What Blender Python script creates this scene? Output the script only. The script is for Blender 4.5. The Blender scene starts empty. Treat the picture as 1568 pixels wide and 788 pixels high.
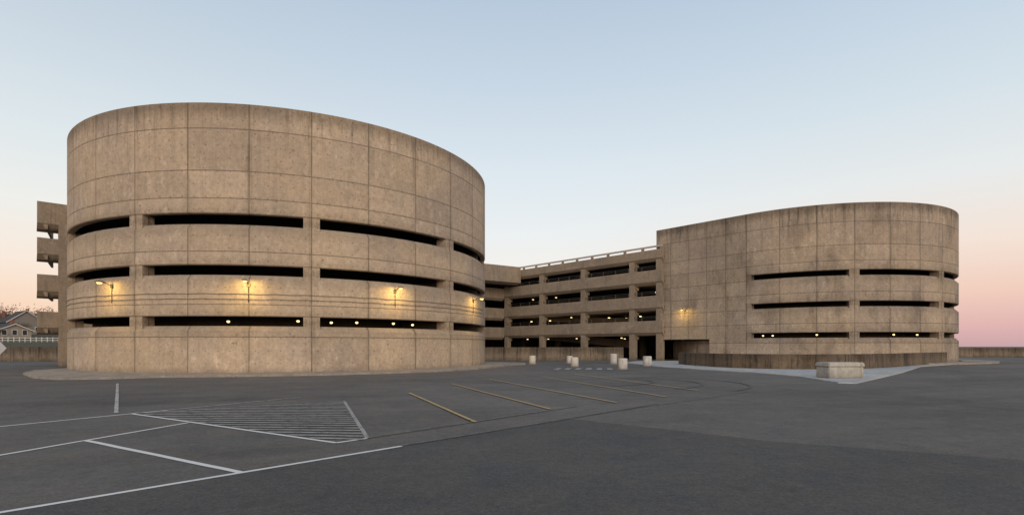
import bpy, math, random
from mathutils import Vector
random.seed(7)
sc = bpy.context.scene
sc.view_settings.view_transform = 'Standard'
sc.view_settings.look = 'None'
sc.view_settings.exposure = 0
rad = math.radians

# ------------------------------------------------------------------ helpers
def srgb(h):
    h = h.lstrip('#'); o = []
    for i in (0, 2, 4):
        c = int(h[i:i+2], 16)/255
        o.append(c/12.92 if c <= .04045 else ((c+.055)/1.055)**2.4)
    return (*o, 1)

class NB:
    def __init__(s, tree):
        s.t = tree; s.n = tree.nodes; s.l = tree.links
    def new(s, typ, **kw):
        n = s.n.new(typ)
        for k, v in kw.items(): setattr(n, k, v)
        return n
    def put(s, sock, v):
        if isinstance(v, bpy.types.NodeSocket): s.l.new(v, sock)
        else: sock.default_value = v
    def m(s, op, a, b=0.0, c=0.0, clamp=False):
        n = s.new('ShaderNodeMath', operation=op); n.use_clamp = clamp
        s.put(n.inputs[0], a); s.put(n.inputs[1], b)
        s.put(n.inputs[2], c)
        return n.outputs[0]
    def mr(s, v, a, b, c=0.0, d=1.0):
        n = s.new('ShaderNodeMapRange'); n.clamp = True; n.interpolation_type = 'SMOOTHSTEP'
        for i, x in enumerate((v, a, b, c, d)): s.put(n.inputs[i], x)
        return n.outputs[0]
    def noise(s, vec, scale, detail=4, rough=.55, dist=0.0):
        n = s.new('ShaderNodeTexNoise')
        s.l.new(vec, n.inputs['Vector']); n.inputs['Scale'].default_value = scale
        n.inputs['Detail'].default_value = detail; n.inputs['Roughness'].default_value = rough
        n.inputs['Distortion'].default_value = dist
        return n.outputs['Fac']
    def comb(s, x, y, z=0.0):
        n = s.new('ShaderNodeCombineXYZ')
        s.put(n.inputs[0], x); s.put(n.inputs[1], y); s.put(n.inputs[2], z)
        return n.outputs[0]
    def mix(s, f, a, b, mode='MIX'):
        n = s.new('ShaderNodeMix', data_type='RGBA', blend_type=mode)
        s.put(n.inputs[0], f); s.put(n.inputs[6], a); s.put(n.inputs[7], b)
        return n.outputs[2]
    def dim(s, f, mask, k):
        return s.m('MULTIPLY', f, s.m('SUBTRACT', 1.0, s.m('MULTIPLY', mask, k)))

def newmat(name, rough=.85):
    m = bpy.data.materials.new(name); m.use_nodes = True
    b = m.node_tree.nodes['Principled BSDF']
    b.inputs['Roughness'].default_value = rough
    b.inputs['Specular IOR Level'].default_value = .25
    return m, NB(m.node_tree), b

def concrete(name, base, W=3.46, zj=(), top=None, openz=(), bright=1.0, streak=1.0, uv=True, holes=True, stain=0.0):
    mat, nb, b = newmat(name, .9)
    pos = nb.new('ShaderNodeNewGeometry').outputs['Position']
    if uv:
        uvn = nb.new('ShaderNodeUVMap'); uvn.uv_map = 'UVMap'
        sp = nb.new('ShaderNodeSeparateXYZ'); nb.l.new(uvn.outputs[0], sp.inputs[0])
        u, v = sp.outputs[0], sp.outputs[1]
    else:
        sp = nb.new('ShaderNodeSeparateXYZ'); nb.l.new(pos, sp.inputs[0])
        u = nb.m('ADD', sp.outputs[0], nb.m('MULTIPLY', sp.outputs[1], .63)); v = sp.outputs[2]
    big = nb.noise(pos, .16, 3, .6)
    med = nb.noise(pos, 1.3, 8, .74, .3)
    fine = nb.noise(pos, 5, 6, .8)
    col = nb.mix(nb.mr(big, .35, .65), [base[0]*.92, base[1]*.93, base[2]*.96, 1], [base[0]*1.06, base[1]*1.04, base[2]*.99, 1])
    f = nb.m('ADD', nb.m('MULTIPLY', nb.m('SUBTRACT', med, .5), .72), 1.0)
    f = nb.m('MULTIPLY', f, nb.m('ADD', nb.m('MULTIPLY', nb.m('SUBTRACT', fine, .5), 1.1), 1.0))
    st = nb.noise(nb.comb(nb.m('MULTIPLY', u, 2.6), nb.m('MULTIPLY', v, .13)), 1.0, 6, .72)
    st2 = nb.noise(nb.comb(nb.m('MULTIPLY', u, 7.5), nb.m('MULTIPLY', v, .3), 5.0), 1.0, 4, .7)
    sm = nb.mr(st, .5, .7)
    nearTop = nb.mr(v, top-3.2, top-.1, 0.25, 1.0) if top is not None else .45
    f = nb.dim(f, nb.m('MULTIPLY', sm, nearTop), .5*streak)
    f = nb.m('MULTIPLY', f, nb.m('ADD', 1.0, nb.m('MULTIPLY', nb.m('SUBTRACT', st2, .5), .3)))
    if top is not None:
        rimn = nb.m('ADD', v, nb.m('MULTIPLY', st, 1.3))
        f = nb.m('MULTIPLY', f, nb.mr(rimn, top-.5, top+.45, 1.0, .6))
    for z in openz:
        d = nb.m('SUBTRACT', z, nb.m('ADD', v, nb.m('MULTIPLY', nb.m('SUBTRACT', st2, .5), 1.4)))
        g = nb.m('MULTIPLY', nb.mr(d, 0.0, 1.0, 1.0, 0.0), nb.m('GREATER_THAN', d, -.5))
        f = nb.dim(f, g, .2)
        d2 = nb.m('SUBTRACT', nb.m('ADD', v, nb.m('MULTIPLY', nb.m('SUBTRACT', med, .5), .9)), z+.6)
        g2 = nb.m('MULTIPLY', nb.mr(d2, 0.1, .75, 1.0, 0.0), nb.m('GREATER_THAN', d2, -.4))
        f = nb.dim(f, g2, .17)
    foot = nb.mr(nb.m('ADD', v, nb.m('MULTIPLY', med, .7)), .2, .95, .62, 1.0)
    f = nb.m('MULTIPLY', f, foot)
    if stain:
        bs = nb.noise(nb.comb(nb.m('MULTIPLY', u, .3), nb.m('MULTIPLY', v, .14), 2.0), 1.0, 6, .7)
        f = nb.dim(f, nb.mr(bs, .46, .62), stain)
    lp = nb.noise(nb.comb(nb.m('MULTIPLY', u, 2.2), nb.m('MULTIPLY', v, .9), 3.3), 1.0, 8, .78)
    lpz = nb.noise(nb.comb(nb.m('MULTIPLY', u, .25), nb.m('MULTIPLY', v, .33), 8.3), 1.0, 3, .5)
    lim = nb.m('MULTIPLY', nb.mr(lp, .53, .62), nb.mr(lpz, .42, .56))
    bh = nb.mr(nb.noise(pos, 4.2, 1, .5), .73, .775)
    f = nb.dim(f, bh, .38)
    hmask = None
    if uv and zj:
        dv = nb.m('PINGPONG', u, W/2)
        line = nb.mr(dv, .012, .045, 1.0, 0.0)
        pid = nb.m('FLOOR', nb.m('DIVIDE', u, W))
        zone = 0.0
        for z in zj:
            h = nb.mr(nb.m('ABSOLUTE', nb.m('SUBTRACT', v, z)), .012, .045, 1.0, 0.0)
            line = nb.m('MAXIMUM', line, h)
            zone = nb.m('ADD', nb.m('GREATER_THAN', v, z), zone)
        wn = nb.new('ShaderNodeTexWhiteNoise', noise_dimensions='2D')
        nb.l.new(nb.comb(pid, zone), wn.inputs['Vector'])
        f = nb.m('MULTIPLY', f, nb.m('ADD', .91, nb.m('MULTIPLY', wn.outputs['Value'], .18)))
        near = nb.m('MULTIPLY', nb.mr(dv, .0, .3, 1.0, 0.0), nb.mr(st, .4, .65))
        f = nb.dim(f, near, .22)
        f = nb.dim(f, nb.m('MULTIPLY', line, nb.mr(med, .3, .6, .55, 1.0)), .55)
        hmask = line
        if holes:
            hx = nb.m('PINGPONG', nb.m('ADD', u, W/10), W/10); hy = nb.m('PINGPONG', nb.m('ADD', v, .12), .375)
            hd = nb.m('SQRT', nb.m('ADD', nb.m('MULTIPLY', hx, hx), nb.m('MULTIPLY', hy, hy)))
            f = nb.dim(f, nb.mr(hd, .025, .055, 1.0, 0.0), .42)
    f = nb.m('MULTIPLY', f, bright)
    col = nb.mix(nb.m('MULTIPLY', lim, .40), col, (min(base[0]*1.5, 1), base[1]*1.55, base[2]*1.62, 1))
    cs = nb.new('ShaderNodeVectorMath', operation='SCALE')
    nb.l.new(col, cs.inputs[0]); nb.l.new(f, cs.inputs['Scale'])
    nb.l.new(cs.outputs[0], b.inputs['Base Color'])
    bump = nb.new('ShaderNodeBump'); bump.inputs['Strength'].default_value = .45; bump.inputs['Distance'].default_value = .05
    hh = nb.m('ADD', nb.m('MULTIPLY', fine, .5), nb.m('MULTIPLY', med, .5))
    if hmask is not None: hh = nb.m('SUBTRACT', hh, nb.m('MULTIPLY', hmask, .7))
    nb.l.new(hh, bump.inputs['Height']); nb.l.new(bump.outputs[0], b.inputs['Normal'])
    return mat

def simple(name, col, rough=.7, metal=0.0, var=.2, scale=3.0):
    mat, nb, b = newmat(name, rough)
    pos = nb.new('ShaderNodeNewGeometry').outputs['Position']
    n = nb.noise(pos, scale, 5, .65)
    c = nb.mix(n, [x*(1-var) for x in col[:3]]+[1], [min(1, x*(1+var)) for x in col[:3]]+[1])
    nb.l.new(c, b.inputs['Base Color']); b.inputs['Metallic'].default_value = metal
    return mat

def emis(name, col, s):
    mat, nb, b = newmat(name)
    b.inputs['Base Color'].default_value = (*col, 1)
    b.inputs['Emission Color'].default_value = (*col, 1)
    b.inputs['Emission Strength'].default_value = s
    return mat

def asphalt(name, base, cracks=True, patch=1.0):
    mat, nb, b = newmat(name, .86)
    pos = nb.new('ShaderNodeNewGeometry').outputs['Position']
    sp = nb.new('ShaderNodeSeparateXYZ'); nb.l.new(pos, sp.inputs[0])
    big = nb.noise(pos, .09, 5, .62, .3)
    med = nb.noise(pos, .8, 7, .72, .5)
    sml = nb.noise(pos, 6, 5, .8)
    fine = nb.noise(pos, 22, 4, .85)
    grit = nb.noise(pos, 70, 2, .8)
    lane = nb.noise(nb.comb(nb.m('ADD', nb.m('MULTIPLY', sp.outputs[0], .05), nb.m('MULTIPLY', sp.outputs[1], .02)), nb.m('SUBTRACT', nb.m('MULTIPLY', sp.outputs[1], .42), nb.m('MULTIPLY', sp.outputs[0], .16))), 1.0, 5, .65)
    f = nb.m('ADD', 1.0, nb.m('MULTIPLY', nb.m('SUBTRACT', big, .5), 1.1*patch))
    f = nb.m('ADD', f, nb.m('MULTIPLY', nb.m('SUBTRACT', med, .5), .75))
    f = nb.m('ADD', f, nb.m('MULTIPLY', nb.m('SUBTRACT', lane, .5), .7*patch))
    f = nb.m('MULTIPLY', f, nb.m('ADD', .5, nb.m('MULTIPLY', sml, 1.0)))
    f = nb.m('MULTIPLY', f, nb.m('ADD', .2, nb.m('MULTIPLY', fine, 1.6)))
    f = nb.m('MULTIPLY', f, nb.m('ADD', .3, nb.m('MULTIPLY', grit, 1.4)))
    spk = nb.mr(fine, .60, .72)
    oil = nb.mr(nb.noise(pos, .5, 4, .6), .62, .74)
    f = nb.dim(f, oil, .25)
    if cracks:
        v = nb.new('ShaderNodeTexVoronoi', feature='DISTANCE_TO_EDGE')
        mp = nb.new('ShaderNodeVectorMath', operation='ADD')
        nn = nb.new('ShaderNodeTexNoise'); nb.l.new(pos, nn.inputs['Vector']); nn.inputs['Scale'].default_value = .5; nn.inputs['Detail'].default_value = 6
        sc_ = nb.new('ShaderNodeVectorMath', operation='SCALE'); nb.l.new(nn.outputs['Color'], sc_.inputs[0]); sc_.inputs['Scale'].default_value = 2.6
        nb.l.new(pos, mp.inputs[0]); nb.l.new(sc_.outputs[0], mp.inputs[1])
        nb.l.new(mp.outputs[0], v.inputs['Vector']); v.inputs['Scale'].default_value = .14
        cr = nb.mr(v.outputs['Distance'], .0, .003, 1.0, 0.0)
        cr = nb.m('MULTIPLY', cr, nb.mr(med, .45, .58))
        f = nb.dim(f, cr, .28)
    col = nb.mix(nb.mr(med, .35, .65), (base[0]*.98, base[1], base[2]*1.03, 1), (base[0]*1.06, base[1]*1.0, base[2]*.94, 1))
    cs = nb.new('ShaderNodeVectorMath', operation='SCALE'); nb.l.new(col, cs.inputs[0]); nb.l.new(f, cs.inputs['Scale'])
    c2 = nb.mix(nb.m('MULTIPLY', spk, .25), cs.outputs[0], (.28, .265, .245, 1))
    nb.l.new(c2, b.inputs['Base Color'])
    bump = nb.new('ShaderNodeBump'); bump.inputs['Strength'].default_value = .8; bump.inputs['Distance'].default_value = .02
    nb.l.new(nb.m('ADD', nb.m('ADD', fine, grit), sml), bump.inputs['Height']); nb.l.new(bump.outputs[0], b.inputs['Normal'])
    return mat

def paint(name, col, wear=.5, under=(.08, .075, .068), soft=.07):
    mat, nb, b = newmat(name, .8)
    pos = nb.new('ShaderNodeNewGeometry').outputs['Position']
    w = nb.noise(pos, 4, 8, .8); w2 = nb.noise(pos, 60, 3, .7)
    k = nb.m('ADD', nb.m('MULTIPLY', w, .65), nb.m('MULTIPLY', w2, .35))
    mk = nb.mr(k, wear-soft, wear+soft)
    nb.l.new(nb.mix(mk, (*under, 1), (*col, 1)), b.inputs['Base Color'])
    return mat

def link(ob, parent=None):
    sc.collection.objects.link(ob)
    if parent: ob.parent = parent
    return ob
def group(name):
    e = bpy.data.objects.new(name, None); e.empty_display_size = .5
    return link(e)
def mesh(name, verts, faces, mat, parent=None, uvs=None, smooth=False):
    me = bpy.data.meshes.new(name); me.from_pydata(verts, [], faces)
    if uvs:
        ul = me.uv_layers.new(name='UVMap')
        for lp in me.loops: ul.data[lp.index].uv = uvs[lp.vertex_index]
    if smooth: me.polygons.foreach_set('use_smooth', [True]*len(me.polygons))
    if mat: me.materials.append(mat)
    me.update()
    return link(bpy.data.objects.new(name, me), parent)

def sweep(name, st, prof, mat, parent=None, smooth=False, caps=True):
    V = []; F = []; UV = []; n = len(prof); N = len(st)
    for i in range(n):
        a, b = prof[i], prof[(i+1) % n]; b0 = len(V)
        for (x, y, nx, ny, u) in st:
            for (o, z) in (a, b):
                V.append((x+nx*o, y+ny*o, z)); UV.append((u, z+abs(o)*.01))
        for j in range(N-1):
            q = b0+2*j; F.append((q, q+2, q+3, q+1))
    if caps:
        for s_ in (st[0], st[-1]):
            b0 = len(V)
            for (o, z) in prof:
                V.append((s_[0]+s_[2]*o, s_[1]+s_[3]*o, z)); UV.append((s_[4]+o, z))
            F.append(tuple(range(b0, b0+n)))
    return mesh(name, V, F, mat, parent, UV, smooth)

def arc(c, R, a0, a1, step=1.5, off=0.0):
    n = max(2, int(abs(a1-a0)/step)+1); o = []
    for i in range(n+1):
        t = rad(a0+(a1-a0)*i/n)
        o.append((c[0]+R*math.sin(t), c[1]-R*math.cos(t), math.sin(t), -math.cos(t), R*(t-rad(off))))
    return o
def path(pts, side=1, u0=0.0):
    o = []; u = u0; n = len(pts)
    for i, p in enumerate(pts):
        d = []
        if i > 0: d.append((Vector(p)-Vector(pts[i-1])).normalized())
        if i < n-1: d.append((Vector(pts[i+1])-Vector(p)).normalized())
        t = sum(d, Vector((0, 0))).normalized(); k = 1/max(.3, t.dot(d[0]))
        if i > 0: u += (Vector(p)-Vector(pts[i-1])).length
        o.append((p[0], p[1], t.y*side*k, -t.x*side*k, u))
    return o
def prism(name, poly, z0, z1, mat, parent=None):
    n = len(poly)
    V = [(x, y, z0) for x, y in poly]+[(x, y, z1) for x, y in poly]
    F = [tuple(range(n, 2*n)), tuple(range(n-1, -1, -1))]+[(i, (i+1) % n, n+(i+1) % n, n+i) for i in range(n)]
    UV = [(v[0]+v[1]*.6, v[2]) for v in V]
    return mesh(name, V, F, mat, parent, UV)
def sheet(name, poly, z, mat, parent=None):
    return mesh(name, [(x, y, z) for x, y in poly], [tuple(range(len(poly)))], mat, parent)
import bmesh, mathutils
def box(name, c, s, mat, parent=None, rz=0.0, bev=0.0):
    bm = bmesh.new(); bmesh.ops.create_cube(bm, size=1)
    bmesh.ops.scale(bm, vec=s, verts=bm.verts)
    if bev: bmesh.ops.bevel(bm, geom=bm.edges[:], offset=bev, segments=2, affect='EDGES')
    bmesh.ops.rotate(bm, cent=(0, 0, 0), matrix=mathutils.Matrix.Rotation(rz, 3, 'Z'), verts=bm.verts)
    bmesh.ops.translate(bm, vec=c, verts=bm.verts)
    me = bpy.data.meshes.new(name); bm.to_mesh(me); bm.free(); me.materials.append(mat)
    return link(bpy.data.objects.new(name, me), parent)
def lathe(name, c, prof, mat, parent=None, n=28):
    V = []; F = []
    for (r, z) in prof:
        for i in range(n):
            a = 2*math.pi*i/n; V.append((c[0]+r*math.cos(a), c[1]+r*math.sin(a), c[2]+z))
    for j in range(len(prof)-1):
        for i in range(n):
            k = (i+1) % n; F.append((j*n+i, j*n+k, (j+1)*n+k, (j+1)*n+i))
    F.append(tuple(range((len(prof)-1)*n, len(prof)*n)))
    return mesh(name, V, F, mat, parent)
def tube(name, pts, r, mat, parent=None, n=8, r2=None):
    V = []; F = []; m = len(pts)
    for i, p in enumerate(pts):
        p = Vector(p)
        t = (Vector(pts[min(i+1, m-1)])-Vector(pts[max(i-1, 0)])).normalized()
        a = t.cross(Vector((0, 0, 1)))
        if a.length < .05: a = t.cross(Vector((1, 0, 0)))
        a.normalize(); b_ = t.cross(a)
        rr = r if r2 is None else r+(r2-r)*i/(m-1)
        for k in range(n):
            q = 2*math.pi*k/n; V.append(tuple(p+a*rr*math.cos(q)+b_*rr*math.sin(q)))
    for i in range(m-1):
        for k in range(n):
            l = (k+1) % n; F.append((i*n+k, i*n+l, (i+1)*n+l, (i+1)*n+k))
    F.append(tuple(range(n))); F.append(tuple(range((m-1)*n, m*n)))
    return mesh(name, V, F, mat, parent, smooth=True)

# ------------------------------------------------------------------ materials
CB = (.425, .334, .250)
PA = 12.4
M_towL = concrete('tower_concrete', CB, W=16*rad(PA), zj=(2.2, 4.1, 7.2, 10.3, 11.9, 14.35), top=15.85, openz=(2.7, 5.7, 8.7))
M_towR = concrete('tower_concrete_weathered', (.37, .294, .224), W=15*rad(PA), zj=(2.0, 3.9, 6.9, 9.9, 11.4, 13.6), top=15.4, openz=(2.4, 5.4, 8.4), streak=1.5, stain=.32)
M_flat = concrete('flat_wall_concrete', (.33, .264, .203), W=2.2, zj=(2.0, 3.9, 5.4, 6.9, 8.4, 9.9, 11.4, 13.6), top=15.4, streak=1.5, stain=.32)
M_gar = concrete('garage_concrete', (.27, .213, .160), uv=False, streak=1.2)
M_int = concrete('interior_shade_concrete', (.075, .063, .05), uv=False, streak=.5)  # interior shade put into the base colour, darker than the concrete itself
M_low = concrete('stained_shaded_low_wall_concrete', (.20, .150, .106), W=3.0, zj=(5.0,), top=1.1, streak=1.9, holes=False, stain=.45)  # black stains, deepened so the colour also carries shade at the wall foot
M_low2 = concrete('stained_long_wall_concrete', (.22, .172, .127), W=3.0, zj=(5.0,), top=1.55, streak=1.9, holes=False, stain=.4)
M_pave = concrete('pavement_concrete', (.62, .60, .56), uv=False, streak=.3)
M_kerb = concrete('kerb_concrete', (.42, .365, .31), uv=False, streak=.3)
M_white = concrete('pale_concrete', (.58, .545, .49), uv=False, streak=1.8)
M_asph = asphalt('old_asphalt', (.150, .135, .119))
M_asph2 = asphalt('new_asphalt', (.101, .094, .086), False, .6)
M_asph3 = asphalt('patch_asphalt', (.115, .105, .094), False, .5)
M_pw = paint('white_paint', (.72, .68, .62), .38)
M_pwf = paint('faded_white_paint', (.26, .24, .215), .52, soft=.12)
M_py = paint('yellow_paint', (.50, .34, .15), .42)
M_metal = simple('grey_metal', (.10, .09, .08), .5, .6)
M_pipe = simple('conduit_metal', (.20, .17, .14), .55, .3)
M_lens = emis('sodium_lens', (1.0, .66, .22), 2.4)
M_glow = emis('interior_lamp_lens', (1.0, .74, .32), 2.8)
M_rail = simple('painted_rail', (.42, .37, .32), .7)

# ------------------------------------------------------------------ ground
G = sheet('ground', [(-3000, -200), (3000, -200), (3000, 4000), (-3000, 4000)], 0, M_asph)
def jag(p, q, n, a):
    return [(p[0]+(q[0]-p[0])*i/n+random.uniform(-a, a), p[1]+(q[1]-p[1])*i/n+random.uniform(-a, a)) for i in range(n)]
rp = jag((-5.6, 4.75), (-1.82, 8.9), 6, .01)+jag((-1.82, 8.9), (1.35, 12.3), 8, .02)+jag((1.35, 12.3), (4.6, 9.3), 14, .05)+jag((4.6, 9.3), (7.2, 7.9), 8, .04)+jag((7.2, 7.9), (14, 5.2), 12, .05)+[(24, 2), (24, -8), (-16, -8)]
sheet('road_asphalt', rp, .004, M_asph2)
sheet('road_repair_patch', jag((14, 5.2), (18, 9), 6, .05)+[(30, 22), (46, 40), (60, 66), (70, 66), (60, 34), (36, 2), (24, 2)], .0035, M_asph3)
def wander(p, q, n, a):
    o = []
    dx, dy = q[0]-p[0], q[1]-p[1]; L = math.hypot(dx, dy); w_ = 0
    for i in range(n+1):
        w_ += random.uniform(-a, a); w_ *= .92
        o.append((p[0]+dx*i/n-dy/L*w_, p[1]+dy*i/n+dx/L*w_))
    return o
def strip(name, pts, w0, z, mat):
    V = []; F = []
    for i, p in enumerate(pts):
        a = Vector(pts[max(0, i-1)]); b = Vector(pts[min(len(pts)-1, i+1)]); d = (b-a).normalized()
        w_ = w0*random.uniform(.6, 1.4)/2
        V += [(p[0]-d.y*w_, p[1]+d.x*w_, z), (p[0]+d.y*w_, p[1]-d.x*w_, z)]
    for i in range(len(pts)-1): F.append((2*i, 2*i+2, 2*i+3, 2*i+1))
    return mesh(name, V, F, mat)
M_tar = asphalt('tar_sealed_seam', (.095, .087, .079), False, .4)
for k, (p, q) in enumerate((((1.35, 12.36), (9, 20)), ((-14, 16), (-4, 24)), ((10, 20), (24, 24)), ((4, 15.3), (20, 15.8)))):
    strip('pavement_seam', wander(p, q, 40, .02), .03, .0062+k*.0001, M_tar)

def line(p, q, w, z=.008):
    p = Vector(p); q = Vector(q); d = (q-p).normalized(); n = Vector((-d.y, d.x))*w/2
    L = (q-p).length; k = max(1, int(L/.4)); V = []; F = []
    for i in range(k+1):
        c = p+(q-p)*i/k; j = random.uniform(-.012, .012)
        V += [(c.x+n.x*(1+j*8), c.y+n.y*(1+j*8), z), (c.x-n.x*(1-j*8), c.y-n.y*(1-j*8), z)]
    for i in range(k): F.append((2*i, 2*i+2, 2*i+3, 2*i+1))
    return V, F
def lines(name, L, mat, z=.008):
    V = []; F = []
    for k, (p, q, w) in enumerate(L):
        v, f = line(p, q, w, z+k*.0002); b0 = len(V); V += v; F += [tuple(i+b0 for i in x) for x in f]
    return mesh(name, V, F, mat)
white = [((-14.9, 3.45), (-8.9, 13.9), .09), ((-9.4, .6), (-6.99, 11.63), .085), ((-6.9, 3.35), (-1.82, 8.9), .085),
         ((-7.49, 9.45), (-3.51, 7.02), .095), ((-9.35, 13.21), (-3.0, 9.2), .085), ((-3.0, 9.2), (-2.59, 9.65), .08)]
lines('white_parking_lines', white, M_pw)
lines('worn_parking_lines', [((-8.9, 13.9), (-6.85, 17.45), .08), ((-17.5, 23.9), (-9.8, 13.34), .09)], paint('half_worn_paint', (.52, .47, .41), .46), .0105)
tri = [(-9.35, 13.21), (-5.05, 16.2), (-2.59, 9.65), (-3.0, 9.2)]
hat = [((-5.05, 16.2), (-2.59, 9.65), .08)]
y = 9.6
while y < 16.0:
    xs = []
    for i in range(4):
        a, b = tri[i], tri[(i+1) % 4]
        if (a[1]-y)*(b[1]-y) < 0: xs.append(a[0]+(b[0]-a[0])*(y-a[1])/(b[1]-a[1]))
    if len(xs) == 2: hat.append(((min(xs), y+.08), (max(xs), y-.08), .10))
    y += .33
lines('hatched_zone_marking', hat, paint('worn_white_paint', (.42, .385, .345), .46), .013)
lines('faded_parking_lines', [((-2.59, 9.65), (1.81, 14.8), .06), ((-1.82, 8.9), (1.35, 12.3), .06), ((1.5, 12.5), (4.2, 15.5), .05)], M_pwf, .022)
lines('yellow_parking_lines', [((-3.6, 18.9), (-.79, 11.63), .09), ((-2.62, 23.47), (.99, 14.03), .09), ((-1.1, 26.7), (3.05, 15.64), .09),
      ((1.61, 28.96), (4.99, 17.45), .09), ((3.68, 31.65), (6.9, 20), .09)], M_py, .026)
lines('crosswalk_marking', [((3.0+.75*i, 37.2), (3.6+.75*i, 40.6), .4) for i in range(6)]+[((-.5, 33), (7.5, 36.2), .12)], paint('crosswalk_paint', (.42, .39, .35), .48), .03)
sk = []
for (cx, cy, R, a0, a1) in ((4.2, 24.5, 4.2, -60, 70), (4.6, 24.2, 5.6, -50, 60), (3.6, 25.5, 3.0, -80, 40)):
    pr = None
    for i in range(25):
        t = rad(a0+(a1-a0)*i/24); p = (cx+R*math.cos(t), cy+R*math.sin(t))
        if pr: sk.append((pr, p, .12))
        pr = p
lines('tyre_marks', sk, paint('tyre_rubber_marks', (.098, .089, .08), .5, (.130, .117, .104), .12), .014)

# ------------------------------------------------------------------ towers
def tower(name, c, R, bands, slabs, piers, off, mat, core, lamps):
    g = group(name)
    ring = arc(c, R, -180, 180, 1.24, off)
    for i, (z0, z1, ch) in enumerate(bands):
        # drip lip at the foot of each upper band, sloping sill at its head
        lo = [(-.42, z0), (-.05, z0), (-.0, z0+.05)] if i else [(-.42, z0), (0, z0)]
        if ch: pr = lo+[(0, z1-.29), (-.26, z1), (-.42, z1)]
        else: pr = lo+[(0, z1), (-.42, z1)]
        sweep('wall_band_%d' % (i+1), ring, pr, mat, g, True, False)
    for i in range(len(bands)-1):
        z0 = bands[i][1]-.34; z1 = bands[i+1][0]+.02
        for j, a in enumerate(piers):
            wd = 1.7
            sweep('pier_%d_%d' % (i+1, j+1), arc(c, R, a-wd, a+wd, 1.2, off), [(-.06, z0), (-.06, z1), (-.9, z1), (-.9, z0)], mat, g, True)
    for i, z in enumerate(slabs):
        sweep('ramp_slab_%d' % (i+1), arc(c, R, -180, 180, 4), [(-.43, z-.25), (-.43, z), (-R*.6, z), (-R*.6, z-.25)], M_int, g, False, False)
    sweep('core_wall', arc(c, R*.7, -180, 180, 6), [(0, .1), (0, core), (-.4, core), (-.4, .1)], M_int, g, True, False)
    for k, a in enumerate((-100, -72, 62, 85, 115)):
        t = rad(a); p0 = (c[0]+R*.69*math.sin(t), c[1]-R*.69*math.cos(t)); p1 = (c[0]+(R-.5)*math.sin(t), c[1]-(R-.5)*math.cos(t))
        sweep('sky_block_wall_%d' % k, path([p0, p1]), [(.12, .05), (.12, core-.3), (-.12, core-.3), (-.12, .05)], M_int, g)  # added radial walls, block sky showing through the tower openings
    for k, (a, r, z) in enumerate(lamps):
        t = rad(a); x, y_ = c[0]+r*math.sin(t), c[1]-r*math.cos(t)
        tube('lamp_rod_%d' % (k+1), [(x, y_, z+.08), (x, y_, z+.9)], .02, M_metal, g, 6)
        lathe('interior_lamp_%d' % (k+1), (x, y_, z), [(.05, -.06), (.08, -.03), (.10, .02), (.06, .06)], M_glow, g, 12)
    return g
CL = (-18.4, 47.4)
pl = [23.0+37.2*k for k in range(-5, 5)]
lampsL = [(2.5, 13.6, 3.2), (20, 13.6, 3.26), (28.5, 13.7, 3.2), (35.5, 13.7, 3.24), (47, 13.7, 3.25), (53.5, 13.9, 3.2), (-28, 13.6, 3.2)]
TL = tower('parking_ramp_tower', CL, 16.0, [(0, 2.85, 1), (3.42, 5.85, 1), (6.42, 8.82, 1), (9.42, 15.85, 0)],
           [1.9, 4.85, 7.85, 10.9, 14.9], pl, -1.8, M_towL, 14.8, lampsL)
for k, z in enumerate((4.72, 4.42)):
    a = [(CL[0]+(16.06)*math.sin(rad(t)), CL[1]-(16.06)*math.cos(rad(t)), z+.02*math.sin(t*.9)) for t in range(-80, 86, 3)]
    tube('conduit_%d' % (k+1), a, .018, M_pipe, TL, 6)
CR = (35.5, 66.3)
pr_ = [-10.4+37.2*k for k in range(-4, 6)]
TR = tower('parking_ramp_tower', CR, 15.0, [(0, 2.5, 1), (3.02, 5.5, 1), (6.02, 8.5, 1), (9.02, 15.4, 0)],
           [1.6, 4.5, 7.5, 10.5, 14.6], pr_, -10.4, M_towR, 14.4, [(-43, 13.5, 2.75), (-39, 13.5, 2.75), (-22, 13.4, 2.8), (-6, 13.2, 2.8), (9, 13.4, 2.8), (22, 13.4, 2.8)])
T0 = (24.42, 56.19); TD = (-.6743, .7384); TN = (-.7384, -.6743)
def P(t, o=0.0): return (T0[0]+TD[0]*t+TN[0]*o, T0[1]+TD[1]*t+TN[1]*o)
def fst(t0, t1, o=0.0): return [(*P(t0, o), *TN, t0), (*P(t1, o), *TN, t1)]
fl = [(0, 0), (0, 15.4), (-.42, 15.4), (-.42, 0)]
sweep('flat_wall', fst(0.0, 4.05), fl, M_flat, TR)
sweep('flat_wall_over_entry', fst(4.053, 10.73), [(0, 2.45), (0, 15.4), (-.42, 15.4), (-.42, 2.45)], M_flat, TR)
sweep('flat_wall_return', [(*P(10.73, -.43), *(-.6743, .7384), 0), (*P(10.73, -7), -.6743, .7384, 6.5)], [(0, 2.45), (0, 15.4), (-.4, 15.4), (-.4, 2.45)], M_flat, TR)

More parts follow.
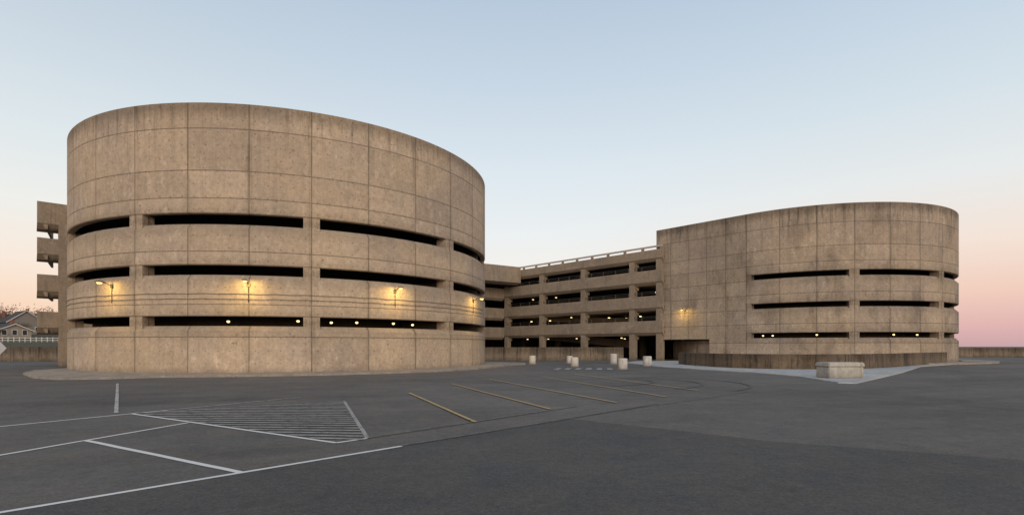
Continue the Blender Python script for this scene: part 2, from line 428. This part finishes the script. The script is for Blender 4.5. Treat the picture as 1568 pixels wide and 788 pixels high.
# ------------------------------------------------------------------ central garage
GA = group('parking_garage')
lev = [(2.95, 4.7), (5.9, 7.65), (8.95, 10.7), (11.75, 13.1)]
def parapet(nm, st, z0, z1, par, slope=.35):
    sweep(nm, st, [(0, z0+slope), (0, z1), (-.28, z1), (-.28, z0+slope+.1), (-.9, z0), (-.9, z0-.02), (-.35, z0)], M_gar, par)
t0, t1 = 9.6, 37.5
for i, (z0, z1) in enumerate(lev):
    parapet('parapet_%d' % (i+1), fst(t0, t1, .5), z0, z1, GA)
    back = [P(t0, .1), P(t0, -1.2), P(18, -22), P(60, -22), P(60, .1)]
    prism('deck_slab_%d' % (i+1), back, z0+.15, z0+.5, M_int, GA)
    if i < 3:
        for h in (.28, .5):
            tube('guard_rail_%d' % (i+1), [(*P(t0+.6, .3), z1+h), (*P(t1-.2, .3), z1+h)], .03, M_pipe, GA, 6)
        t = t0+1
        while t < t1:
            tube('guard_post', [(*P(t, .3), z1-.02), (*P(t, .3), z1+.52)], .025, M_pipe, GA, 6); t += 1.95
M_ramp = concrete('ramp_concrete', (.20, .158, .12), uv=False)
for i, (z0, z1) in enumerate(lev):
    a, b = P(19, -6.5), P(40, -6.5)
    za, zb = z0-1.5, z0+.1
    V = []
    for (x, y_), zz in ((a, za), (b, zb)):
        for o, h in ((0, 0), (0, 1.05), (-.25, 1.05), (-.25, 0)):
            V.append((x+TN[0]*o, y_+TN[1]*o, zz+h))
    mesh('ramp_spandrel_%d' % (i+1), V, [(0, 1, 5, 4), (1, 2, 6, 5), (2, 3, 7, 6), (3, 0, 4, 7), (0, 1, 2, 3), (4, 5, 6, 7)], M_ramp, GA)
C0 = P(t1, .5); D2 = (-.7384, -.6743); N2 = (.6743, -.7384)
for i, (z0, z1) in enumerate(lev[:3]):
    st = [(C0[0], C0[1], *N2, 0), (C0[0]+D2[0]*12, C0[1]+D2[1]*12, *N2, 12)]
    parapet('side_parapet_%d' % (i+1), st, z0-.25, z1-.15, GA)
    prism('side_deck_%d' % (i+1), [(C0[0]-.5, C0[1]+.6), (C0[0]+D2[0]*12, C0[1]+D2[1]*12+.6), (-22, 86), (-14, 100)], z0-.1, z0+.2, M_int, GA)
sweep('bridge_parapet', [(-9.5, 72.9, .59, -.807, 0), (1.3, 80.4, .59, -.807, 13)], [(0, 11.1), (0, 13.45), (-.3, 13.45), (-.3, 11.0), (-.8, 10.8)], M_gar, GA)
prism('bridge_deck', [(-9.9, 73.5), (1.2, 81.1), (3, 90), (-14, 92)], 11.0, 11.5, M_int, GA)
for k, t in enumerate((10.2, 14.0, 21.8, 29.6, 37.2)):
    sweep('column_%d' % (k+1), fst(t-.35, t+.35, .36), [(0, 0), (0, 12.4), (-.7, 12.4), (-.7, 0)], M_gar, GA)
    for i, (z0, z1) in enumerate(lev):
        sweep('haunch_%d_%d' % (k+1, i+1), fst(t-.5, t+.5, .42), [(0, z0+.3), (-.5, z0-.45), (-.9, z0-.45), (-.9, z0+.3)], M_gar, GA)
for k, u in enumerate((4.5, 10)):
    box('side_column_%d' % (k+1), (C0[0]+D2[0]*u-.5, C0[1]+D2[1]*u+.6, 5.6), (.7, .7, 11.2), M_gar, GA, .74)
for r_ in (-8, -15):
    for k, t in enumerate((18, 26, 34, 42)):
        x, y_ = P(t, r_); box('inner_column', (x, y_, 6), (.7, .7, 12), M_int, GA, .8)
sweep('light_block_back_wall', [(*P(14, -21.5), *TN, 0), (*P(62, -21.5), *TN, 48)], [(0, 0), (0, 12.2), (-.3, 12.2), (-.3, 0)], M_int, GA)  # unseen wall added to keep light out of the garage interior
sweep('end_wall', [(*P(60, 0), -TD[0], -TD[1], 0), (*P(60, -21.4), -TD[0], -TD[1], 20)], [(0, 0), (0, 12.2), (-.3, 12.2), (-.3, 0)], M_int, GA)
sweep('roof_rail', fst(t0+.1, t1-2.5, .42), [(0, 13.38), (0, 13.58), (-.16, 13.58), (-.16, 13.38)], M_rail, GA)
t = t0+.2
while t < t1-2.5:
    x, y_ = P(t, .34); box('rail_post', (x, y_, 13.24), (.14, .35, .28), M_gar, GA, math.atan2(TN[1], TN[0])); t += 2.6
for i, (z0, z1) in enumerate(lev[:3]):
    for k in range(6):
        for o in (-2.5, -9):
            if random.random() < (.6 if i < 2 else .25):
                x, y_ = P(12.5+k*4.4+random.uniform(-1, 1), o)
                zc = 2.75 if i == 0 else z0-.12
                box('deck_lamp', (x, y_, zc), (.26, .12, .07), M_glow, GA, .8)
for k, (t, o, z) in enumerate(((15, -3, 5.6), (20, -3, 5.6), (24.5, -3, 5.6), (31, -3, 5.6), (35, -3, 5.6), (12, -2, 8.4))):
    x, y_ = P(t, o); box('deck_lamp_front', (x, y_, z-.1), (.3, .14, .09), M_glow, GA, .8)
    L = bpy.data.lights.new('deck_light', 'POINT'); L.energy = 22; L.color = (1, .66, .28); L.shadow_soft_size = .2
    lo = link(bpy.data.objects.new('deck_light', L), GA); lo.location = (x, y_, z-.5)

# ------------------------------------------------------------------ left wing of the garage
GW = group('parking_garage')
a0 = Vector((-38.7, 43.9)); dd = Vector((.735, .678)); nn_ = (.678, -.735)
for i, (z0, z1) in enumerate([(2.75, 4.5), (5.75, 7.55), (8.8, 10.55), (11.3, 13.5)]):
    st = [(a0.x, a0.y, *nn_, 0), (a0.x+dd.x*14, a0.y+dd.y*14, *nn_, 14)]
    sweep('parapet_%d' % (i+1), st, [(0, z0+.45), (0, z1), (-.3, z1), (-.3, z0+.5), (-1.3, z0+.1), (-1.3, z0-.1), (-.5, z0)], M_gar, GW)
    sweep('end_parapet_%d' % (i+1), [(a0.x+.2, a0.y+.32, -.8, -.6, 0), (a0.x-3.4, a0.y+5.1, -.8, -.6, 6)], [(0, z0+.35), (0, z1), (-.3, z1), (-.3, z0), (-.15, z0)], M_gar, GW)
    prism('deck_slab_%d' % (i+1), [(a0.x+.5, a0.y+.9), (a0.x+dd.x*14-.3, a0.y+dd.y*14+.6), (-34, 66), (-42, 52)], z0, z0+.4, M_int, GW)
box('corner_column', (-37.55, 45.45, 6.2), (1.1, 1.1, 12.4), M_gar, GW, .74)
box('column', (-34.3, 48.6, 6.2), (.8, .8, 12.4), M_gar, GW, .74)
prism('stair_core', [(-37, 47.4), (-30, 54), (-36, 62), (-41, 53.5)], 0, 12, M_int, GW)
box('deck_lamp', (-37.2, 45.6, 5.55), (.35, .2, .1), M_glow, GW, .7)
box('deck_lamp', (-36.9, 45.7, 8.6), (.3, .2, .1), M_glow, GW, .7)
box('green_door', (-36.35, 46.6, 1.1), (1.1, .1, 2.2), simple('green_door_paint', (.08, .16, .10), .5), GW, .74)

# ------------------------------------------------------------------ wall lamps
M_house = simple('lamp_housing', (.20, .17, .13), .5)
def wall_lamp(px, py, z, nx, ny, tx, ty, drop=.9, power=55):
    g = group('wall_lamp')
    def q(o, s_, zz): return (px+nx*o+tx*s_, py+ny*o+ty*s_, zz)
    ang = math.atan2(ny, nx)
    box('base_plate', q(.04, 0, z-.12), (.08, .2, .26), M_metal, g, ang, .02)
    tube('arm', [q(.08, 0, z-.12), q(.3, 0, z-.0), q(.5, 0, z+.04)], .025, M_metal, g)
    V = []; F = []; K = 14
    secs = [(.42, .05, .04), (.52, .1, .07), (.7, .15, .09), (.9, .14, .08), (1.02, .05, .03)]
    for (o, w, h) in secs:
        for k in range(K):
            a = 2*math.pi*k/K; hz = math.sin(a)*h; hz = hz if hz > 0 else hz*.35
            V.append(q(o, math.cos(a)*w, z+.06+hz))
    for i in range(len(secs)-1):
        for k in range(K):
            l = (k+1) % K; F.append((i*K+k, i*K+l, (i+1)*K+l, (i+1)*K+k))
    F.append(tuple(range(K))); F.append(tuple(range((len(secs)-1)*K, len(secs)*K)))
    mesh('lamp_head', V, F, M_house, g, smooth=True)
    V = []
    for zz, s_ in ((z+.025, 1.0), (z-.04, .65)):
        for k in range(K):
            a = 2*math.pi*k/K; V.append(q(.74+.17*s_*math.cos(a), .11*s_*math.sin(a), zz))
    mesh('lamp_lens', V, [tuple(range(K, 2*K))]+[(k, (k+1) % K, K+(k+1) % K, K+k) for k in range(K)], M_lens, g)
    tube('conduit', [q(.04, 0, z-.25), q(.04, 0, z-.25-drop)], .018, M_metal, g)
    L = bpy.data.lights.new('lamp_light', 'SPOT'); L.energy = power; L.color = (1, .68, .20)
    L.spot_size = rad(172); L.spot_blend = .5; L.shadow_soft_size = .1
    lo = link(bpy.data.objects.new('lamp_light', L), g); lo.location = q(.85, 0, z-.08)
    lo.rotation_euler = Vector((nx*.8, ny*.8, 1)).to_track_quat('Z', 'Y').to_euler()
for a in (-20.7, 10.5, 41.9, 73.0):
    t = rad(a); nx, ny = math.sin(t), -math.cos(t)
    wall_lamp(CL[0]+16*nx, CL[1]+16*ny, 5.38, nx, ny, -ny, nx, power=130)
x, y_ = P(7.0); wall_lamp(x, y_, 5.75, TN[0], TN[1], TD[0], TD[1], .5, 110)

# ------------------------------------------------------------------ pavements, kerbs, low walls
apr = [(-31.6, 38.5), (-31.2, 35.2), (-28.6, 31.5), (-24.5, 27.6), (-22.4, 26.5), (-20.6, 26.7), (-18.5, 28.3), (-14, 29.3), (-10.4, 30.5), (-7.2, 32.6), (-4.6, 35.2), (-2.5, 38.4), (-1.2, 42), (-.2, 45.6), (1.2, 48.2), (1.2, 51), (-2.0, 54), (-18, 66), (-34, 56)]
PV = group('pavement')
prism('slab', apr, 0, .12, M_kerb, PV)
def smoothp(p, it=2):
    for _ in range(it):
        o = [p[0]]
        for i in range(len(p)-1):
            a, b = p[i], p[i+1]
            o += [(a[0]*.75+b[0]*.25, a[1]*.75+b[1]*.25), (a[0]*.25+b[0]*.75, a[1]*.25+b[1]*.75)]
        o.append(p[-1]); p = o
    return p
pv = [(11.2, 53.5), (11.6, 44), (13.2, 38.5), (15.0, 34), (15.5, 29), (14.6, 24.1), (15.2, 23.8), (24.0, 33.2), (33, 43.5), (42, 50.5), (44, 54), (36, 60), (22, 60), (14, 60)]
prism('pavement', pv, 0, .05, M_pave)
sweep('kerb', arc(CR, 15, -30, 120, 3), [(.3, 0), (.3, .14), (3.2, .14), (3.2, 0)], M_kerb)
low = [(15.3, 49.5), (15.2, 47), (15.5, 43.9), (16.3, 40.6), (18.1, 38.4), (21.1, 37.6), (24.9, 38.6), (29.3, 41.4), (33.9, 45.4), (38.5, 49.2), (41.5, 51.4)]
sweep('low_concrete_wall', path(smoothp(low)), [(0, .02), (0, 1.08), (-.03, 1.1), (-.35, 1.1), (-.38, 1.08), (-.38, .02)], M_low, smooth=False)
sweep('low_concrete_wall', path([(-8, 60.5), (0, 61.8), (13.2, 63.8)]), [(0, 0), (0, 1.55), (-.3, 1.55), (-.3, 0)], M_low2)
sweep('boundary_wall', path([(-75, 55), (-50, 59), (-34, 61)]), [(0, 0), (0, 1.6), (-.3, 1.6), (-.3, 0)], M_low2)
sweep('boundary_wall', path([(52, 84), (66, 82), (100, 78), (160, 70)]), [(0, 0), (0, 1.45), (-.3, 1.45), (-.3, 0)], M_low2)

for (x, y_, h, r) in ((1.9, 50.4, .78, .31), (5.6, 52.3, .72, .3), (5.1, 43.9, .76, .31), (9.5, 50.4, .95, .32), (8.0, 38.9, .78, .33), (11.4, 45.4, .82, .36)):
    g = group('concrete_bollard'); z0 = .0
    lathe('drum', (x, y_, z0), [(r*.98, 0), (r, .04), (r, h-.06), (r*.97, h-.02), (r*.9, h), (r*.5, h+.015), (.02, h+.02)], M_white, g)
    lathe('foot_ring', (x, y_, z0), [(r+.05, 0), (r+.05, .06), (r+.005, .1)], M_kerb, g)

g = group('concrete_barrier')
def frus(name, c, s0, s1, z0, z1, rz, mat, par, bev=.03):
    bm = bmesh.new(); vs = []
    for (sx, sy), z in ((s0, z0), (s1, z1)):
        for a, b in ((-1, -1), (1, -1), (1, 1), (-1, 1)):
            x, y2 = a*sx/2, b*sy/2
            vs.append(bm.verts.new((c[0]+x*math.cos(rz)-y2*math.sin(rz), c[1]+x*math.sin(rz)+y2*math.cos(rz), z)))
    for f in ((3, 2, 1, 0), (4, 5, 6, 7), (0, 1, 5, 4), (1, 2, 6, 5), (2, 3, 7, 6), (3, 0, 4, 7)): bm.faces.new([vs[i] for i in f])
    bmesh.ops.bevel(bm, geom=bm.edges[:], offset=bev, segments=2, affect='EDGES')
    me = bpy.data.meshes.new(name); bm.to_mesh(me); bm.free(); me.materials.append(mat)
    return link(bpy.data.objects.new(name, me), par)
M_bar = concrete('barrier_concrete', (.42, .395, .355), uv=False, streak=2.0)
frus('base_block', (16.85, 27.7), (1.95, 1.0), (1.9, .95), .05, .62, .12, M_bar, g)
frus('cap_block', (16.85, 27.7), (2.02, 1.08), (1.96, 1.0), .622, .84, .12, M_bar, g, .04)

# ------------------------------------------------------------------ traffic sign (seen from behind)
g = group('traffic_sign')
tube('post', [(-19.3, 20.05, 0), (-19.3, 20.05, 2.1)], .03, M_metal, g)
s = .45
V = []
for yy in (19.98, 20.0):
    V += [(-19.2+s*math.cos(rad(45)*k*2), yy+.0, 1.58+s*math.sin(rad(45)*k*2)) for k in range(4)]
mesh('diamond_panel', V, [(0, 1, 2, 3), (7, 6, 5, 4)]+[(k, (k+1) % 4, 4+(k+1) % 4, 4+k) for k in range(4)], simple('sign_back_metal', (.42, .42, .43), .5, .1), g)

# ------------------------------------------------------------------ left background
def hh(x, y):
    s1 = min(1, max(0, (y-68)/40)); s2 = min(1, max(0, (y-110)/80)); s3 = min(1, max(0, (-x-62)/22))
    sm = lambda t: t*t*(3-2*t)
    return (2.6*sm(s1)+3.6*sm(s2))*sm(s3)-.05
V = []; F = []; nx_, ny_ = 60, 50
for j in range(ny_+1):
    for i in range(nx_+1):
        x = -420+i*(420-60)/nx_; y_ = 66+j*(360-66)/ny_
        V.append((x, y_, hh(x, y_)+random.uniform(-.05, .05)))
for j in range(ny_):
    for i in range(nx_):
        q = j*(nx_+1)+i; F.append((q, q+1, q+nx_+2, q+nx_+1))
mesh('hill', V, F, simple('dry_grass', (.075, .065, .035), .95, 0, .4, .3), smooth=True)
M_win = simple('window_glass', (.03, .035, .045), .15, 0, .1)
M_trim = simple('white_trim', (.6, .57, .52), .6, 0, .05)
def house(cx, cy, w, d, hw, hr, rz, wall, roof, storeys=2):
    g = group('wooden_house'); z = hh(cx, cy)-.3
    c, s_ = math.cos(rz), math.sin(rz)
    def q(x, y_, zz): return (cx+x*c-y_*s_, cy+x*s_+y_*c, z+zz)
    mesh('walls', [q(-w/2, -d/2, 0), q(w/2, -d/2, 0), q(w/2, d/2, 0), q(-w/2, d/2, 0), q(-w/2, -d/2, hw), q(w/2, -d/2, hw), q(w/2, d/2, hw), q(-w/2, d/2, hw), q(0, -d/2, hw+hr), q(0, d/2, hw+hr)],
         [(0, 1, 5, 8, 4), (2, 3, 7, 9, 6), (1, 2, 6, 5), (3, 0, 4, 7)], wall, g)
    e = .5; k = hr/(w/2)
    for sg in (-1, 1):
        x1 = sg*(w/2+e); z1 = hw-e*k
        mesh('roof_slope', [q(0, -d/2-e, hw+hr+.05), q(0, d/2+e, hw+hr+.05), q(x1, d/2+e, z1+.05), q(x1, -d/2-e, z1+.05), q(0, -d/2-e, hw+hr+.3), q(0, d/2+e, hw+hr+.3), q(x1, d/2+e, z1+.3), q(x1, -d/2-e, z1+.3)],
             [(0, 1, 2, 3), (4, 5, 6, 7), (0, 3, 7, 4), (3, 2, 6, 7), (1, 2, 6, 5)], roof, g)
        mesh('gable_trim', [q(0, -d/2-e-.04, hw+hr+.02), q(x1, -d/2-e-.04, z1+.02), q(x1, -d/2-e-.04, z1+.28), q(0, -d/2-e-.04, hw+hr+.28)], [(0, 1, 2, 3)], M_trim, g)
    for fl_ in range(storeys):
        for xx in (-w*.3, 0, w*.3):
            zz = 1.0+2.8*fl_
            mesh('window_frame', [q(xx-.6, -d/2-.04, zz), q(xx+.6, -d/2-.04, zz), q(xx+.6, -d/2-.04, zz+1.5), q(xx-.6, -d/2-.04, zz+1.5)], [(0, 1, 2, 3)], M_trim, g)
            mesh('window', [q(xx-.45, -d/2-.06, zz+.12), q(xx+.45, -d/2-.06, zz+.12), q(xx+.45, -d/2-.06, zz+1.36), q(xx-.45, -d/2-.06, zz+1.36)], [(0, 1, 2, 3)], M_win, g)
        for yy in (-d*.25, d*.25):
            mesh('side_window', [q(w/2+.05, yy-.5, 1+2.8*fl_), q(w/2+.05, yy+.5, 1+2.8*fl_), q(w/2+.05, yy+.5, 2.4+2.8*fl_), q(w/2+.05, yy-.5, 2.4+2.8*fl_)], [(0, 1, 2, 3)], M_win, g)
    a = q(w*.2, d*.1, hw+hr*.8+.6); box('chimney', a, (.7, .7, 2.2), simple('chimney_brick', (.22, .10, .07)), g, rz)
r1 = simple('dark_shingles', (.06, .055, .055), .9); r2 = simple('brown_shingles', (.10, .07, .055), .9)
house(-153, 168, 8.5, 11, 3.9, 3.3, .95, simple('grey_clapboard', (.2, .18, .16)), r1, 1)
house(-172, 180, 9, 10, 3.6, 3.0, -.5, simple('white_clapboard', (.38, .35, .32)), r2, 1)
house(-133, 142, 7, 8, 2.2, 1.6, 1.1, simple('cream_clapboard', (.32, .27, .22)), r1, 1)
house(-180, 205, 10, 12, 4.4, 3.0, .3, simple('tan_clapboard', (.26, .21, .16)), r2, 1)

def tree(x, y, H, leaf, dens=900, spread=.36):
    g = group('autumn_tree'); z = hh(x, y)-.2 if x < -62 else 0
    bark = simple('bark', (.05, .04, .032), .95)
    tube('trunk', [(x, y, z), (x+.1, y, z+H*.3), (x-.1, y+.1, z+H*.62)], H*.028, bark, g, 8, H*.012)
    tips = []
    for k in range(15):
        a = random.uniform(0, 6.28); h0 = z+H*random.uniform(.25, .6); l = H*random.uniform(.2, spread+.06)
        e = (x+math.cos(a)*l, y+math.sin(a)*l, h0+H*random.uniform(.12, .36)); tips.append(e)
        mid = (x+math.cos(a)*l*.45, y+math.sin(a)*l*.45, (h0+e[2])/2+.2)
        tube('limb_%d' % k, [(x, y, h0), mid, e], H*.011, bark, g, 5, H*.003); tips.append(mid)
        for _ in range(4):
            e2 = tuple(e[i]+random.gauss(0, H*.09) for i in range(3)); tube('twig', [mid, e, e2], H*.004, bark, g, 4, H*.0015); tips.append(e2)
    V = []; F = []
    for k in range(dens):
        c = random.choice(tips); r = H*.065
        p = [c[i]+random.gauss(0, r) for i in range(3)]; s_ = H*random.uniform(.012, .028)
        d1 = Vector([random.gauss(0, 1) for _ in range(3)]).normalized(); d2 = d1.cross(Vector([random.gauss(0, 1) for _ in range(3)])).normalized()
        b0 = len(V); p = Vector(p)
        V += [tuple(p+d1*s_), tuple(p+d2*s_*.7), tuple(p-d1*s_), tuple(p-d2*s_*.7)]; F.append((b0, b0+1, b0+2, b0+3))
    mesh('crown', V, F, leaf, g)
lf1 = simple('rust_leaves', (.16, .07, .045), .8, 0, .5, 1.5); lf2 = simple('brown_leaves', (.09, .055, .03), .8, 0, .5, 1.5); lf3 = simple('dark_green_leaves', (.035, .045, .02), .8, 0, .5, 1.5)
for (x, y_, H, m_, dn) in ((-160, 160, 7.0, lf1, 1300), (-182, 190, 10.5, lf1, 1500), (-144, 158, 4.2, lf3, 900), (-138, 137, 3.2, lf2, 900), (-129, 134, 3.6, lf3, 900), (-168, 168, 8, lf1, 1100), (-136, 150, 4.2, lf2, 900), (-176, 200, 10.2, lf1, 1100), (-150, 155, 3.6, lf2, 900)):
    tree(x, y_, H, m_, dn)

g = group('picket_fence')
def fz(i): return (-112+i*.9, 104+i*.25)
for i in range(34):
    x, y_ = fz(i); box('post', (x, y_, hh(x, y_)+.45), (.12, .12, 1.0), M_trim, g)
for hz in (.3, .75):
    tube('rail', [(*fz(i), hh(*fz(i))+hz) for i in range(34)], .07, M_trim, g, 4)

def car(x, y, rz, col):
    g = group('parked_car'); z = hh(x, y); c, s_ = math.cos(rz), math.sin(rz)
    pr = [(-2.1, .35), (-2.15, .75), (-1.9, .95), (-1.5, 1.0), (-.9, 1.42), (.4, 1.45), (1.1, 1.0), (1.95, .85), (2.15, .6), (2.1, .35)]
    V = []; n = len(pr)
    for sd in (-.85, .85):
        for (a, b) in pr:
            w = sd*(.82 if b > 1.1 else 1)
            V.append((x+a*c-w*s_, y+a*s_+w*c, z+b))
    mesh('body', V, [tuple(range(n)), tuple(range(2*n-1, n-1, -1))]+[(i, (i+1) % n, n+(i+1) % n, n+i) for i in range(n)], simple('car_paint', col, .3), g)
    for sd in (-.83, .83):
        W_ = [(-1.25, 1.03), (-.8, 1.34), (.3, 1.37), (.85, 1.03)]
        mesh('side_glass', [(x+a*c-sd*(1.04 if b < 1.1 else .9)*s_, y+a*s_+sd*(1.04 if b < 1.1 else .9)*c, z+b) for a, b in W_], [(0, 1, 2, 3)], M_win, g)
        for a in (-1.35, 1.3):
            p0 = (x+a*c-sd*.8*s_, y+a*s_+sd*.8*c, z+.33); p1 = (x+a*c-sd*1.06*s_, y+a*s_+sd*1.06*c, z+.33)
            tube('wheel', [p0, p1], .33, simple('tyre', (.02, .02, .02)), g, 16)
car(-121.5, 113, .1, (.5, .5, .5)); car(-115, 112, .15, (.06, .07, .1)); car(-109, 112, .15, (.3, .05, .04))

# ------------------------------------------------------------------ sky
w = bpy.data.worlds.new('World'); sc.world = w; w.use_nodes = True
nt = w.node_tree; nb = NB(nt); bg = nt.nodes['Background']
sky = nb.new('ShaderNodeTexSky', sky_type='NISHITA'); sky.sun_disc = False
sky.sun_elevation = rad(3); sky.sun_rotation = rad(172)
gen = nb.new('ShaderNodeTexCoord').outputs['Generated']
nrm = nb.new('ShaderNodeVectorMath', operation='NORMALIZE'); nb.l.new(gen, nrm.inputs[0])
sp = nb.new('ShaderNodeSeparateXYZ'); nb.l.new(nrm.outputs[0], sp.inputs[0])
def ramp(stops):
    r = nb.new('ShaderNodeValToRGB'); e = r.color_ramp.elements
    while len(e) < len(stops): e.new(.5)
    for i, (p, c) in enumerate(stops): e[i].position = p; e[i].color = srgb(c)
    nb.l.new(sp.outputs[2], r.inputs[0]); return r.outputs[0]
left = ramp([(0, '#f2c3a6'), (.05, '#f8d6bc'), (.12, '#f8e8da'), (.20, '#eeeeea'), (.30, '#dde6ea'), (.42, '#c9d6e1'), (.55, '#b6c5d6'), (1, '#8ba5c6')])
mid = ramp([(0, '#f0dccb'), (.05, '#f5e6d8'), (.12, '#f5eee6'), (.20, '#ebeff0'), (.30, '#dde7ee'), (.42, '#cad8e5'), (.55, '#b5c7da'), (1, '#8ba5c6')])
right = ramp([(0, '#c9a5a8'), (.03, '#e0b4b2'), (.08, '#f0cdbd'), (.15, '#f3e2d6'), (.24, '#e7eaea'), (.36, '#d2dfe8'), (.55, '#b4c7dc'), (1, '#8ba5c6')])
front = nb.mix(nb.mr(sp.outputs[0], -.62, -.1), left, mid)
front = nb.mix(nb.mr(sp.outputs[0], .05, .6), front, right)
back = ramp([(0, '#ffb880'), (.05, '#ffca9a'), (.15, '#ffe0c0'), (.3, '#f4e8dc'), (.55, '#c4d2e2'), (1, '#8ba5c6')])
col = nb.mix(nb.mr(sp.outputs[1], .25, -.5), front, back)
sky_s = nb.new('ShaderNodeVectorMath', operation='SCALE'); nb.l.new(sky.outputs[0], sky_s.inputs[0]); sky_s.inputs['Scale'].default_value = .006
add = nb.new('ShaderNodeVectorMath', operation='ADD'); nb.l.new(col, add.inputs[0]); nb.l.new(sky_s.outputs[0], add.inputs[1])
nb.l.new(add.outputs[0], bg.inputs[0]); bg.inputs[1].default_value = 1.0

S = bpy.data.lights.new('sun', 'SUN'); S.energy = 1.55; S.angle = rad(30); S.color = (1, .88, .73)
so = link(bpy.data.objects.new('sun', S))
d = Vector((.14, -1, .24)).normalized()
so.rotation_euler = d.to_track_quat('Z', 'Y').to_euler()

# ------------------------------------------------------------------ camera
cd = bpy.data.cameras.new('camera'); cam = link(bpy.data.objects.new('camera', cd))
cam.location = (0, 0, 1.65); cam.rotation_euler = (rad(90), 0, 0)
cd.sensor_width = 36; cd.lens = 18.94; cd.shift_y = .0867; cd.clip_end = 8000; cd.clip_start = .1
sc.camera = cam
